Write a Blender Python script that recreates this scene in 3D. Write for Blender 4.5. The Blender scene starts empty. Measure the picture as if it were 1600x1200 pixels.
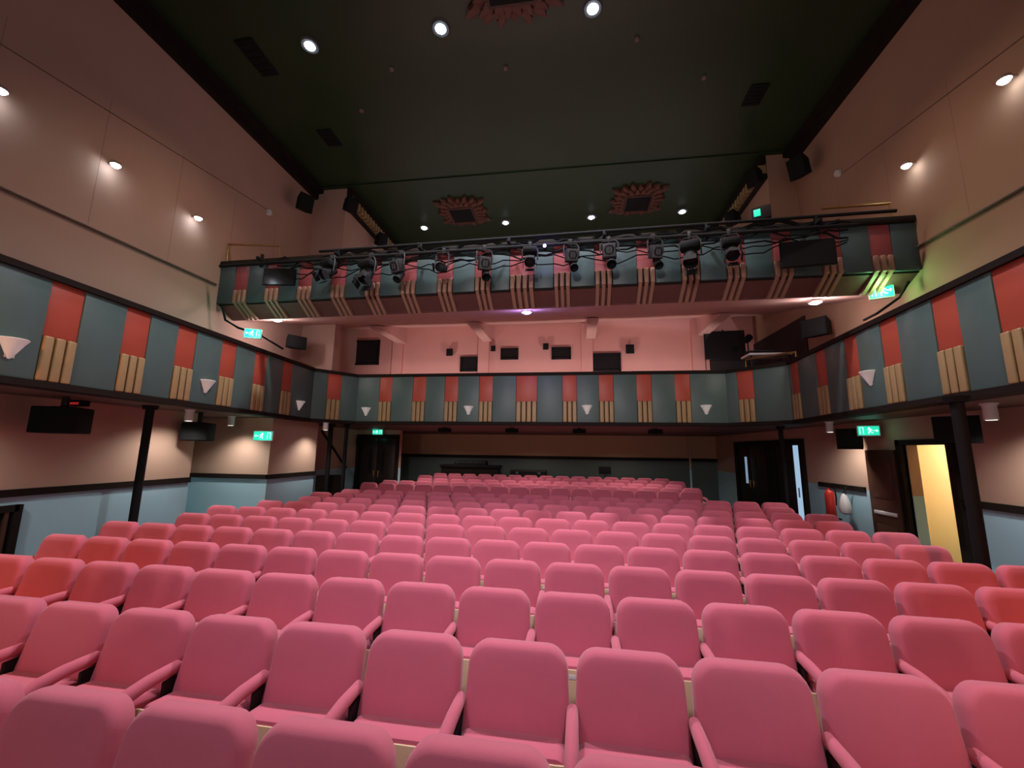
import bpy, bmesh, math, random
from mathutils import Vector, Matrix
random.seed(4)
S = bpy.context.scene
COL = S.collection
R = math.radians
ZC = 1.9
FPX = 640.0
def H(z): return z + ZC

# ------------------------------------------------------------------ camera
yaw, pitch, roll = R(8.0), R(9.19), 0.0143
fw = Vector((-math.sin(yaw)*math.cos(pitch), math.cos(yaw)*math.cos(pitch), math.sin(pitch)))
r0 = Vector((math.cos(yaw), math.sin(yaw), 0))
u0 = r0.cross(fw)
rt = r0*math.cos(roll) + u0*math.sin(roll)
up = u0*math.cos(roll) - r0*math.sin(roll)
CAM = Vector((0, 0, ZC))
cd = bpy.data.cameras.new('camera'); cam = bpy.data.objects.new('camera', cd); COL.objects.link(cam)
m = Matrix((rt, up, -fw)).transposed().to_4x4(); m.translation = CAM
cam.matrix_world = m
cd.sensor_width = 36; cd.lens = FPX/1600*36; cd.clip_start = .02
S.camera = cam
S.view_settings.view_transform = 'Standard'
S.view_settings.look = 'None'

def ray(px, py): return rt*((px-800)/FPX) - up*((py-600)/FPX) + fw
def at_y(px, py, Y): d = ray(px, py); return CAM + d*(Y/d.y)
def at_x(px, py, X): d = ray(px, py); return CAM + d*(X/d.x)
def at_z(px, py, Z): d = ray(px, py); return CAM + d*((Z-ZC)/d.z)
def proj(p):
    v = Vector(p) - CAM; z = v.dot(fw)
    if z < .05: return None
    return (800+FPX*v.dot(rt)/z, 600-FPX*v.dot(up)/z)

# ------------------------------------------------------------------ materials
def mat(name, col, rough=.6, var=.12, scale=6, bump=0, bscale=150, metal=0, emit=None, es=0, sheen=0, split=None, coat=0, spec=None):
    m = bpy.data.materials.new(name); m.use_nodes = True
    nt = m.node_tree; N = nt.nodes; L = nt.links
    b = N['Principled BSDF']
    b.inputs['Roughness'].default_value = rough; b.inputs['Metallic'].default_value = metal
    if spec is not None: b.inputs['Specular IOR Level'].default_value = spec
    tc = N.new('ShaderNodeTexCoord')
    nz = N.new('ShaderNodeTexNoise'); nz.inputs['Scale'].default_value = scale; nz.inputs['Detail'].default_value = 5
    L.new(tc.outputs['Object'], nz.inputs['Vector'])
    def mixcol(c):
        mx = N.new('ShaderNodeMix'); mx.data_type = 'RGBA'
        mx.inputs[6].default_value = (*[x*(1-var) for x in c], 1); mx.inputs[7].default_value = (*[min(1, x*(1+var)) for x in c], 1)
        L.new(nz.outputs['Fac'], mx.inputs[0]); return mx.outputs[2]
    out = mixcol(col)
    if split:
        g = N.new('ShaderNodeNewGeometry'); sx = N.new('ShaderNodeSeparateXYZ'); L.new(g.outputs['Position'], sx.inputs[0])
        gt = N.new('ShaderNodeMath'); gt.operation = 'GREATER_THAN'; gt.inputs[1].default_value = split[0]; L.new(sx.outputs['Z'], gt.inputs[0])
        mx = N.new('ShaderNodeMix'); mx.data_type = 'RGBA'
        L.new(gt.outputs[0], mx.inputs[0]); L.new(mixcol(split[1]), mx.inputs[6]); L.new(out, mx.inputs[7]); out = mx.outputs[2]
    L.new(out, b.inputs['Base Color'])
    if bump:
        n2 = N.new('ShaderNodeTexNoise'); n2.inputs['Scale'].default_value = bscale; n2.inputs['Detail'].default_value = 3
        L.new(tc.outputs['Object'], n2.inputs['Vector'])
        bp = N.new('ShaderNodeBump'); bp.inputs['Strength'].default_value = bump; bp.inputs['Distance'].default_value = .01
        L.new(n2.outputs['Fac'], bp.inputs['Height']); L.new(bp.outputs['Normal'], b.inputs['Normal'])
    if sheen: b.inputs['Sheen Weight'].default_value = sheen
    if coat: b.inputs['Coat Weight'].default_value = coat
    if emit: b.inputs['Emission Color'].default_value = (*emit, 1); b.inputs['Emission Strength'].default_value = es
    return m
M = {}
M['seat'] = mat('seat_fabric', (.61, .145, .205), .9, .08, 5, .12, 260, sheen=.25, spec=.25)
M['ply'] = mat('plywood', (.76, .60, .34), .5, .12, 9)
M['plate'] = mat('number_plate_white', (.8, .8, .76), .4, .02)
M['steel'] = mat('dark_steel', (.018, .017, .017), .6, .1, spec=.3)
M['floor'] = mat('dark_carpet', (.025, .012, .014), .95, .3, 20, .3, 200)
M['wall'] = mat('mauve_plaster', (.47, .31, .25), .8, .08, 1.2, .05, 60, spec=.2)
M['wallr'] = mat('brown_plaster', (.41, .25, .17), .8, .08, 1.2, .05, 60, spec=.2)
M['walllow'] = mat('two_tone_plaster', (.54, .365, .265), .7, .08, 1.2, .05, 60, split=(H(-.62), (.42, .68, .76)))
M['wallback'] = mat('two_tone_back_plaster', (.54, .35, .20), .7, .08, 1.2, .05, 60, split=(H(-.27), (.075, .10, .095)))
M['pink'] = mat('pink_plaster', (.64, .315, .28), .7, .06, 1.5, .05, 60)
M['ceil'] = mat('dark_green_ceiling', (.017, .036, .015), .33, .2, 1.0, .05, 30, spec=.35)
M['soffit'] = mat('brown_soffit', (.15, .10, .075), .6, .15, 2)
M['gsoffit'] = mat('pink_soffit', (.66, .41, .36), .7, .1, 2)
M['bay'] = mat('open_bay_gloom', (.02, .014, .014), .7, .1, 2)
M['teal'] = mat('teal_paint', (.090, .152, .138), .45, .12, 3)
M['red'] = mat('brick_red_paint', (.50, .088, .050), .45, .1, 3)
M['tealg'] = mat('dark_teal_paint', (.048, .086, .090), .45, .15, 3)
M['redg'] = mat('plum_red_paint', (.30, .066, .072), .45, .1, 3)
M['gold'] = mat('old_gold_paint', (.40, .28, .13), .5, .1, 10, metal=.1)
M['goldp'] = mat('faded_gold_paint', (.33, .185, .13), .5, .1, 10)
M['ledge'] = mat('black_brown_wood', (.018, .013, .010), .7, .2, 8, spec=.12)
M['gledge'] = mat('dark_red_brown_paint', (.13, .058, .05), .5, .2, 8)
M['seam'] = mat('brown_rail_paint', (.17, .10, .075), .6, .2, 8)
M['joint'] = mat('panel_joint_paint', (.32, .21, .165), .7, .1, 8)
M['black'] = mat('matt_black', (.010, .010, .011), .75, .1, 10, spec=.15)
M['blackgloss'] = mat('dull_black_lens', (.008, .008, .01), .5, .1, 10, spec=.2)
M['grille'] = mat('speaker_mesh', (.013, .013, .014), .8, .3, 120, .3, 300, spec=.1)
M['grey'] = mat('grey_lamp_face', (.085, .09, .10), .6, .25, 60, spec=.2)
M['brass'] = mat('brass', (.42, .25, .09), .4, .1, 12, metal=.9)
M['white'] = mat('white_shade', (.85, .84, .80), .45, .03, 10, emit=(1, .93, .85), es=.12)
M['whiteplain'] = mat('white_enamel', (.75, .75, .73), .45, .04, 10)
M['bulb'] = mat('bulb_glow', (1, 1, 1), .4, 0, emit=(.80, .92, 1), es=30)
M['bulbw'] = mat('warm_bulb_glow', (1, 1, 1), .4, 0, emit=(1, .93, .8), es=10)
M['violet'] = mat('violet_bulb_glow', (.5, .4, 1), .4, 0, emit=(.35, .25, 1), es=20)
M['redled'] = mat('red_indicator_glow', (.5, .02, .02), .4, 0, emit=(1, .04, .05), es=.25)
M['green'] = mat('exit_green', (.02, .5, .32), .4, 0, emit=(.02, .80, .50), es=.9)
M['signw'] = mat('exit_white', (.9, 1, .95), .4, 0, emit=(.75, 1, .9), es=1.2)
M['rose'] = mat('rose_rust_plaster', (.10, .033, .018), .6, .3, 8)
M['rose2'] = mat('rose_dark_rust_plaster', (.055, .018, .012), .6, .3, 8)
M['doorw'] = mat('dark_door_wood', (.018, .012, .010), .4, .3, 6)
M['doorb'] = mat('brown_door_wood', (.075, .036, .02), .4, .3, 6)
M['glassb'] = mat('door_glass_blue_glow', (.2, .3, .4), .2, .05, emit=(.42, .62, .85), es=.45)  # pane glows by emission though it is no lamp
M['gapb'] = mat('pale_blue_lit_gap', (.4, .5, .6), .4, .05, emit=(.45, .68, .92), es=.7)
M['glassd'] = mat('dark_glass', (.012, .013, .015), .12, .1)
M['yellow'] = mat('corridor_yellow', (.88, .70, .41), .7, .05, 2)
M['extred'] = mat('extinguisher_red', (.5, .03, .02), .3, .05)

# ------------------------------------------------------------------ mesh builder
class MB:
    def __init__(s): s.bm = bmesh.new()
    def _x(s, vs, Mx):
        if Mx is not None:
            for v in vs: v.co = Mx @ v.co
    def box(s, c, d, Mx=None, bev=0, seg=2):
        r = bmesh.ops.create_cube(s.bm, size=1)['verts']
        for v in r: v.co = Vector((v.co.x*d[0]+c[0], v.co.y*d[1]+c[1], v.co.z*d[2]+c[2]))
        if bev:
            es = list({e for v in r for e in v.link_edges})
            g = bmesh.ops.bevel(s.bm, geom=es, offset=bev, segments=seg, affect='EDGES', profile=.5)
            r = list({v for f in g['faces'] for v in f.verts} | {v for v in r if v.is_valid})
        s._x(r, Mx); return s
    def bb(s, a, b, bev=0): # min/max corners
        return s.box([(a[i]+b[i])/2 for i in range(3)], [abs(b[i]-a[i]) for i in range(3)], None, bev)
    def rings(s, rings, cap0=True, cap1=True, closed=False):
        vr = [[s.bm.verts.new(p) for p in r] for r in rings]
        n = len(vr[0])
        for a, b in zip(vr, vr[1:]):
            for i in range(n):
                s.bm.faces.new((a[i], a[(i+1) % n], b[(i+1) % n], b[i]))
        if cap0: s.bm.faces.new(list(reversed(vr[0])))
        if cap1: s.bm.faces.new(vr[-1])
        return s
    def tube(s, pts, r, n=8, ry=None):
        pts = [Vector(p) for p in pts]; rings = []
        for i, p in enumerate(pts):
            t = (pts[min(i+1, len(pts)-1)] - pts[max(i-1, 0)]).normalized()
            a = Vector((1, 0, 0)) if abs(t.x) < .8 else Vector((0, 0, 1))
            b = t.cross(a).normalized(); a = b.cross(t).normalized()
            rr = r[i] if isinstance(r, (list, tuple)) else r
            rb = rr if ry is None else (ry[i] if isinstance(ry, (list, tuple)) else ry)
            rings.append([p + a*rr*math.cos(2*math.pi*k/n) + b*rb*math.sin(2*math.pi*k/n) for k in range(n)])
        return s.rings(rings)
    def lathe(s, prof, Mx=None, n=20, ang=2*math.pi, caps=True):
        rings = [[Vector((r*math.cos(ang*k/n), r*math.sin(ang*k/n), z)) for k in range(n)] for r, z in prof]
        if Mx is not None: rings = [[Mx @ p for p in r] for r in rings]
        return s.rings(rings, caps, caps)
    def prism(s, poly, d0, d1, Mx=None): # poly in local x,z ; extruded along y
        a = [Vector((x, d0, z)) for x, z in poly]; b = [Vector((x, d1, z)) for x, z in poly]
        if Mx is not None: a = [Mx @ p for p in a]; b = [Mx @ p for p in b]
        return s.rings([a, b])
    def build(s, name, mt, parent=None, world=True, smooth=True, label=None):
        bmesh.ops.recalc_face_normals(s.bm, faces=s.bm.faces[:])
        if smooth:
            for f in s.bm.faces: f.smooth = True
            for e in s.bm.edges:
                if len(e.link_faces) == 2 and e.calc_face_angle(0) > R(34): e.smooth = False
        if parent is not None and world:
            inv = parent.matrix_basis.inverted()
            for v in s.bm.verts: v.co = inv @ v.co
        me = bpy.data.meshes.new(name); s.bm.to_mesh(me); s.bm.free()
        me.materials.append(mt)
        o = bpy.data.objects.new(name, me); COL.objects.link(o)
        if parent is not None: o.parent = parent
        if label: o['label'] = label
        return o
def tag(o, label, cat, group=None):
    o['label'] = label; o['category'] = cat
    if group: o['group'] = group
    return o
def thing(name, label, cat, loc=(0, 0, 0), rz=0, group=None, rx=0):
    o = bpy.data.objects.new(name, None); COL.objects.link(o)
    o.empty_display_size = .1
    o.location = loc; o.rotation_euler = (rx, 0, rz)
    o.matrix_basis = Matrix.LocRotScale(Vector(loc), o.rotation_euler, None)
    return tag(o, label, cat, group)
def struct(name, mb, mt, smooth=False):
    o = mb.build(name, mt, None, smooth=smooth); o['kind'] = 'structure'; return o
def dup(root, loc, label, skip=()):
    r = root.copy(); COL.objects.link(r); r.location = loc; r['label'] = label
    for ch in root.children:
        if ch.name.split('.')[0] in skip: continue
        c = ch.copy(); COL.objects.link(c); c.parent = r
        for g in ch.children:
            d = g.copy(); COL.objects.link(d); d.parent = c
    return r
ORD = ['zeroth', 'first', 'second', 'third', 'fourth', 'fifth', 'sixth', 'seventh', 'eighth', 'ninth', 'tenth', 'eleventh', 'twelfth', 'thirteenth', 'fourteenth', 'fifteenth', 'sixteenth', 'seventeenth', 'eighteenth', 'nineteenth', 'twentieth', 'twenty-first', 'twenty-second', 'twenty-third']

# ------------------------------------------------------------------ room shell
XL, XR, ZT = -6.9, 5.3, H(7.05)
b = MB().bb((-9, -3, -.2), (7.6, 16.4, 0))
for Y, z in ((11.3, .0), (12.1, .02), (12.9, .05), (13.7, .09), (14.5, .12)):
    if z: b.bb((-6.6, Y-.5, 0), (5.25, 16, z))
struct('floor', b, M['floor'])
b = MB().bb((XL-.2, -3, ZT), (XR+.2, 9.5, ZT+.15)).bb((-5.97-.2, 9.5, ZT), (4.69+.2, 15.2, ZT+.15))
b.bb((XL, 9.40, ZT-.03), (XR, 9.5, ZT))
struct('ceiling', b, M['ceil'])
zb = H(.66)
b = MB().bb((XL-.2, -3, zb), (XL, 9.5, ZT)).bb((XL-.2, 9.5, zb), (-5.97, 9.8, ZT)).bb((-6.17, 9.8, H(4.2)), (-5.97, 15.2, ZT)).bb((XL-.2, 9.8, zb), (XL, 12.4, H(4.2)))
struct('wall_left', b, M['wall'])
b = MB().bb((XR, -3, zb), (XR+.2, 9.5, ZT)).bb((4.69, 9.5, H(4.0)), (XR+.2, 9.8, ZT)).bb((4.69, 9.8, H(4.0)), (4.89, 15.2, ZT)).bb((XR, 9.5, zb), (XR+.2, 12.4, H(4.2)))
struct('wall_right', b, M['wallr'])
struct('wall_gallery_back', MB().bb((-6.2, 15, H(4.5)), (4.9, 15.2, ZT)), M['wall'])
b = MB().bb((XL-.2, -3, 0), (XL, 6.8, zb)).bb((-8.2, 6.6, 0), (-7.1, 6.8, zb)).bb((-8.2, 6.8, 0), (-8.0, 8.1, zb)).bb((-8.2, 7.9, 0), (-6.2, 8.1, zb)).bb((-6.4, 8.1, 0), (-6.2, 9.5, zb)).bb((-7.2, 9.3, 0), (-6.4, 9.5, zb)).bb((-7.2, 9.5, 0), (-7.0, 16.2, zb))
b.bb((-7.0, 12.9, 0), (-5.5, 13.1, zb))
struct('wall_left_lower', b, M['walllow'])
b = MB().bb((XR, -3, 0), (XR+.2, 6.62, zb)).bb((XR, 6.62, H(.17)), (XR+.2, 7.44, zb)).bb((XR, 7.44, 0), (XR+.2, 16.2, zb))
struct('wall_right_lower', b, M['walllow'])
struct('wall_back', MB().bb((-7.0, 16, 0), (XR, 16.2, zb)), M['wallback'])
struct('wall_circle_back', MB().bb((XL, 12.3, H(.9)), (XR, 12.5, H(4.3))), M['pink'])
struct('wall_right_bay', MB().bb((XR-.03, 9.7, H(.8)), (XR, 12.3, H(3.1))).bb((4.05, 12.26, H(.8)), (XR, 12.3, H(2.75))), M['bay'])  # thin dark sheets paint in the gloom of an open bay
b = MB().bb((6.7, 5.2, 0), (6.8, 9.6, H(.6))).bb((XR+.2, 9.5, 0), (6.8, 9.6, H(.6))).bb((XR+.2, 5.2, 0), (6.8, 5.3, H(.6))).bb((XR+.2, 5.2, H(.5)), (6.8, 9.6, H(.6)))
struct('wall_corridor', b, M['yellow'])

# trims
def trim(i, a, c, mt='ledge'): return struct('trim_%d' % i, MB().bb(a, c), M[mt])
dz = H(-.62)
trim(1, (XL, -3, dz-.04), (XL+.04, 6.8, dz+.05))
trim(2, (-8.0, 7.86, dz-.04), (-6.2, 7.9, dz+.05))
trim(3, (-6.2, 7.9, dz-.04), (-6.16, 9.5, dz+.05))
trim(4, (XR-.04, -3, dz-.04), (XR, 6.55, dz+.05))
trim(5, (XR-.04, 8.4, dz-.04), (XR, 9.8, dz+.05))
trim(6, (-7.0, 15.95, H(-.31)), (XR, 16, H(-.2)))
# ceiling cove mouldings
for i, (x0, x1) in enumerate(((XL, XL+.28), (XR-.28, XR))):
    b = MB(); s = 1 if i == 0 else -1; x = XL if i == 0 else XR
    b.bb((x, -3, ZT-.30), (x+s*.10, 9.5, ZT)).bb((x, -3, ZT-.14), (x+s*.24, 9.5, ZT))
    struct('trim_%d' % (7+i), b, M['ledge'])
for i, x in enumerate((-5.97, 4.69)):
    s = 1 if i == 0 else -1
    struct('trim_%d' % (9+i), MB().bb((x, 9.5, ZT-.22), (x+s*.14, 15, ZT)).bb((x, 9.5, ZT-.62), (x+s*.06, 15, ZT-.5)), M['ledge'])
    b = MB(); y = 9.55
    while y < 15: b.bb((x, y, ZT-.44), (x+s*.16, y+.09, ZT-.24)); y += .17
    struct('trim_%d' % (11+i), b, M['gold'])
# slim rail above the balcony wings and thin panel seams on the upper side walls
struct('trim_13', MB().tube([(XL+.015, -2, H(3.0)), (XL+.015, 6.8, H(3.15))], .022, 6), M['seam'])
struct('trim_14', MB().tube([(XR-.015, -2, H(3.0)), (XR-.015, 6.8, H(3.15))], .022, 6), M['seam'])
struct('trim_15', MB().tube([(XL, -2, H(4.7)), (XL, 3.4, H(4.85)), (XL, 8, H(5.45))], .009, 6), M['seam'])
struct('trim_16', MB().tube([(XR, -2, H(4.5)), (XR, 4.2, H(4.75)), (XR, 8, H(5.4))], .009, 6), M['seam'])
for i, x in enumerate((XL, XR)):
    b = MB()
    for y in (2.2, 3.4, 4.6, 5.8, 7.0, 8.2): b.box((x, y, H(4.2)), (.004, .007, 2.1))
    struct('trim_%d' % (30+i), b, M['joint'])

# ------------------------------------------------------------------ circle balcony
def plane_hit(px, py, P0, P1):
    d = ray(px, py); e = P1-P0; n = Vector((-e.y, e.x, 0)).normalized()
    t = (P0-CAM).dot(n)/d.dot(n); return CAM+d*t, -n
BZ0, BZ1 = H(.62), H(1.86)
A0, A1, B0, B1, C0, C1 = [Vector((x, y, 0)) for x, y in ((-5.5, 1.2), (-5.98, 8.75), (-5.3, 9.65), (3.5, 9.65), (4.42, 8.75), (3.92, 2.0))]
circ = thing('circle_balcony', 'lower horseshoe balcony with teal and red panelled front and gold ribs', 'balcony', (-.9, 9.65, BZ0))
def seg_matrix(P0, P1):
    d = (P1-P0).normalized(); nrm = Vector((-d.y, d.x, 0))
    m = Matrix((d, nrm, Vector((0, 0, 1)))).transposed().to_4x4(); m.translation = P0; return m, (P1-P0).length
def panels(root, P0, P1, reds, z0, z1, zr, slant=None):
    Mx, Ln = seg_matrix(P0, P1)
    edges = []; last = 0
    for c, w in sorted(reds):
        edges.append(('t', last, c-w/2)); edges.append(('r', c-w/2, c+w/2)); last = c+w/2
    edges.append(('t', last, Ln))
    for k, a, e in edges:
        if e - a < .03: continue
        if k == 't':
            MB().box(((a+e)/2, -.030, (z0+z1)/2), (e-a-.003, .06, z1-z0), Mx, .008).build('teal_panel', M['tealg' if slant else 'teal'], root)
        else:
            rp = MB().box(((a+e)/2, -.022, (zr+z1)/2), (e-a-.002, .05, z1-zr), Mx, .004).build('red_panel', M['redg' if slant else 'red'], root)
            n = 3 if e-a < .42 else 4
            w = (e-a)/n
            for q in range(n):
                xc = a + w*(q+.5)
                rb = MB().box((xc, -.04, (z0+zr)/2), (w*(.72 if slant else .84), .09, zr-z0), Mx, .018, 3)
                if slant:
                    sy, sz = slant
                    p = [(-.02+.0, z0+.02), (-.075, z0+.01), (sy-.05, sz-.03), (sy, sz)]
                    rr = [[Mx @ Vector((xc+sx*w*.28, yy, zz)) for yy, zz in p] for sx in (-1, 1)]
                    rb.rings(rr)
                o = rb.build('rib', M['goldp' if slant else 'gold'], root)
                o.parent = rp
def reds_px(lst, P0, P1, w=.33):
    d = (P1-P0).normalized(); out = []
    for px, py in lst:
        p, _ = plane_hit(px, py, P0, P1); out.append(((Vector((p.x, p.y, 0))-P0).dot(d), w))
    return out
zr = H(1.15)
pz0, pz1 = H(.66), H(1.77)
rl = reds_px([(92, 505), (206, 530), (284, 553), (351, 570), (402, 582), (445, 590)], A0, A1)
k0 = min(c for c, w in rl); rl += [(k0-.8, .33), (k0-1.6, .33)] if k0 > 2 else [(k0-.8, .33)]
panels(circ, A0, A1, rl, pz0, pz1, zr)
L1 = (B0-A1).length; L2 = (C0-B1).length
panels(circ, A1, B0, [(L1*.46, .33)], pz0, pz1, zr)
panels(circ, B0, B1, reds_px([(604, 615), (656, 615), (706, 615), (760, 615), (890, 615), (947, 615), (1006, 615), (1066, 615)], B0, B1) + reds_px([(823, 615)], B0, B1, .5), pz0, pz1, zr)
panels(circ, B1, C0, [(L2*.33, .33)], pz0, pz1, zr)
rl = reds_px([(1246, 580), (1288, 570), (1337, 558), (1399, 540), (1489, 510), (1595, 470)], C0, C1)
k1 = max(c for c, w in rl)
if k1 + 1.0 < (C1-C0).length: rl += [(k1+.8, .33)]
panels(circ, C0, C1, rl, pz0, pz1, zr)
def offset_poly(pts, d):
    out = []
    for i, p in enumerate(pts):
        ns = []
        if i > 0: e = (pts[i]-pts[i-1]).normalized(); ns.append(Vector((-e.y, e.x, 0)))
        if i < len(pts)-1: e = (pts[i+1]-pts[i]).normalized(); ns.append(Vector((-e.y, e.x, 0)))
        n = sum(ns, Vector()).normalized(); k = n.dot(ns[0]); out.append(p + n*d/k)
    return out
PL = [A0, A1, B0, B1, C0, C1]
def band(d0, d1, z0, z1):
    i0, i1 = offset_poly(PL, d0), offset_poly(PL, d1)
    return MB().rings([[Vector((a.x, a.y, z0)), Vector((a.x, a.y, z1)), Vector((c.x, c.y, z1)), Vector((c.x, c.y, z0))] for a, c in zip(i0, i1)])
band(.0, .16, H(.62), H(1.78)).build('parapet', M['ledge'], circ, smooth=False)
band(-.09, .26, H(1.77), H(1.84)).build('ledge', M['ledge'], circ, smooth=False)
band(-.08, .16, H(.59), H(.66)).build('bottom_moulding', M['ledge'], circ, smooth=False)
# slab under circle
sl = MB()
ip = offset_poly(PL, .05)
def poly_slab(mb, pts, z0, z1):
    mb.rings([[Vector((p[0], p[1], z0)) for p in pts], [Vector((p[0], p[1], z1)) for p in pts]])
poly_slab(sl, [(ip[0].x, 1.2), (ip[1].x, ip[1].y), (ip[2].x, ip[2].y), (ip[2].x, 12.3), (-6.9, 12.3), (-6.9, 1.2)], H(.60), H(.74))
poly_slab(sl, [(ip[5].x, 2.0), (5.3, 2.0), (5.3, 12.3), (ip[3].x, 12.3), (ip[3].x, ip[3].y), (ip[4].x, ip[4].y)], H(.60), H(.74))
poly_slab(sl, [(ip[2].x, ip[2].y), (ip[3].x, ip[3].y), (ip[3].x, 12.3), (ip[2].x, 12.3)], H(.60), H(.74))
poly_slab(sl, [(-7.0, 12.3), (5.3, 12.3), (5.3, 16), (-7.0, 16)], H(.60), H(.74))
poly_slab(sl, [(-8.0, 6.8), (-6.9, 6.8), (-6.9, 7.95), (-8.0, 7.95)], H(.60), H(.74))
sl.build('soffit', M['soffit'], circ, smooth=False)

# ------------------------------------------------------------------ gallery balcony
GY = 6.8
GROT = R(-1.2)
gal = thing('gallery_balcony', 'upper gallery across the hall with teal and red front and gold ribs', 'balcony', (-.85, GY, H(2.57)))
G0, G1 = Vector((XL, GY, 0)), Vector((XR, GY, 0))
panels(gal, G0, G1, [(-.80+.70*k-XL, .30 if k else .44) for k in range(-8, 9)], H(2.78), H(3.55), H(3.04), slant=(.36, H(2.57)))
MB().bb((XL, GY, H(2.76)), (XR, GY+.12, H(3.56))).build('parapet', M['ledge'], gal, smooth=False)
MB().bb((XL, GY-.10, H(3.55)), (XR, GY+.22, H(3.66)), .02).build('ledge', M['ledge'], gal)
b = MB().rings([[Vector((x, y, H(z))) for y, z in ((GY, 2.77), (GY+.38, 2.57), (GY+.5, 2.75), (GY+.1, 2.9))] for x in (XL, XR)])
b.build('slanted_moulding', M['gledge'], gal, smooth=False)
b = MB().rings([[Vector((x, y, H(z))) for y, z in ((GY+.36, 2.58), (12.25, 3.9), (12.25, 4.3), (GY+.1, 2.95))] for x in (XL, XR)])
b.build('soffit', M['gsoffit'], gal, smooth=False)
# brackets beams under gallery soffit + pilasters on circle wall
for i, px in enumerate((622, 756, 917, 1090)):
    x = at_y(px, 545, 12.25).x
    MB().rings([[Vector((xx, y, H(z))) for y, z in ((10.2, 3.34), (12.2, 3.9), (12.2, 3.35), (12.0, 3.35))] for xx in (x-.14, x+.14)]).build('bracket_beam', M['gsoffit'], gal, smooth=False)
    struct('trim_%d' % (17+i), MB().bb((x-.17, 12.2, H(1.0)), (x+.17, 12.3, H(3.85))), M['pink'])
struct('trim_21', MB().bb((XL, 12.26, H(2.05)), (3.9, 12.3, H(2.11))), M['pink'])
gal.rotation_euler.z = GROT

# ------------------------------------------------------------------ sconces
SC = [(8, 543, A0, A1, 'nearest on the left wing'), (316, 603, A0, A1, 'second along the left wing'), (463, 633, A0, A1, 'at the far end of the left wing'),
      (574, 643, B0, B1, 'leftmost on the rear front'), (733, 641, B0, B1, 'left of middle on the rear front'), (917, 640, B0, B1, 'right of middle on the rear front'), (1102, 640, B0, B1, 'rightmost on the rear front'),
      (1230, 630, C0, C1, 'at the far end of the right wing'), (1368, 590, C0, C1, 'nearest on the right wing')]
SK = .82
for px, py, P0, P1, wh in SC:
    p, n = plane_hit(px, py, P0, P1); p = p + n*.062
    rz = math.atan2(n.y, n.x)
    t = thing('wall_sconce', 'white half-cone uplighter sconce, ' + wh, 'sconce', (p.x, p.y, p.z-.10), rz, 'uplighter sconces on the circle front')
    prof = [(.012, -.02), (.03, .0), (.075, .09), (.115, .17), (.15, .225), (.142, .232), (.10, .17), (.02, .06)]
    rings = [[Vector((r*SK*math.cos(a), r*SK*math.sin(a), z*SK)) for a in [math.pi*(k/14-.5) for k in range(15)]] for r, z in prof]
    MB().rings(rings).build('shade', M['white'], t, False)
    MB().box((.004, 0, .08), (.012, .08, .17), None, .003).build('back_plate', M['whiteplain'], t, False)

# ------------------------------------------------------------------ posts
def post(x, y, wh, top=H(.60), r=.055):
    t = thing('support_post', 'slim black round post under the balcony, ' + wh, 'post', (x, y, 0))
    MB().lathe([(r, .0), (r, top)], Matrix.Translation((x, y, 0)), 14).build('shaft', M['black'], t)
    MB().lathe([(r*1.6, top-.06), (r*1.9, top)], Matrix.Translation((x, y, 0)), 14).build('cap', M['black'], t)
    MB().lathe([(r*1.5, 0), (r*1.5, .03), (r*1.2, .06)], Matrix.Translation((x, y, 0)), 14).build('base', M['black'], t)
post(-6.38, 5.46, 'nearest on the left')
post(3.88, 4.69, 'nearest on the right')
p = at_y(513, 720, 9.85); post(p.x, p.y, 'left one of the far pair')
p = at_y(538, 720, 9.85); post(p.x, p.y, 'right one of the far pair', r=.045)
p = at_y(1224, 720, 9.65); post(p.x, p.y, 'far one on the right by the doors', r=.045)

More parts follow.
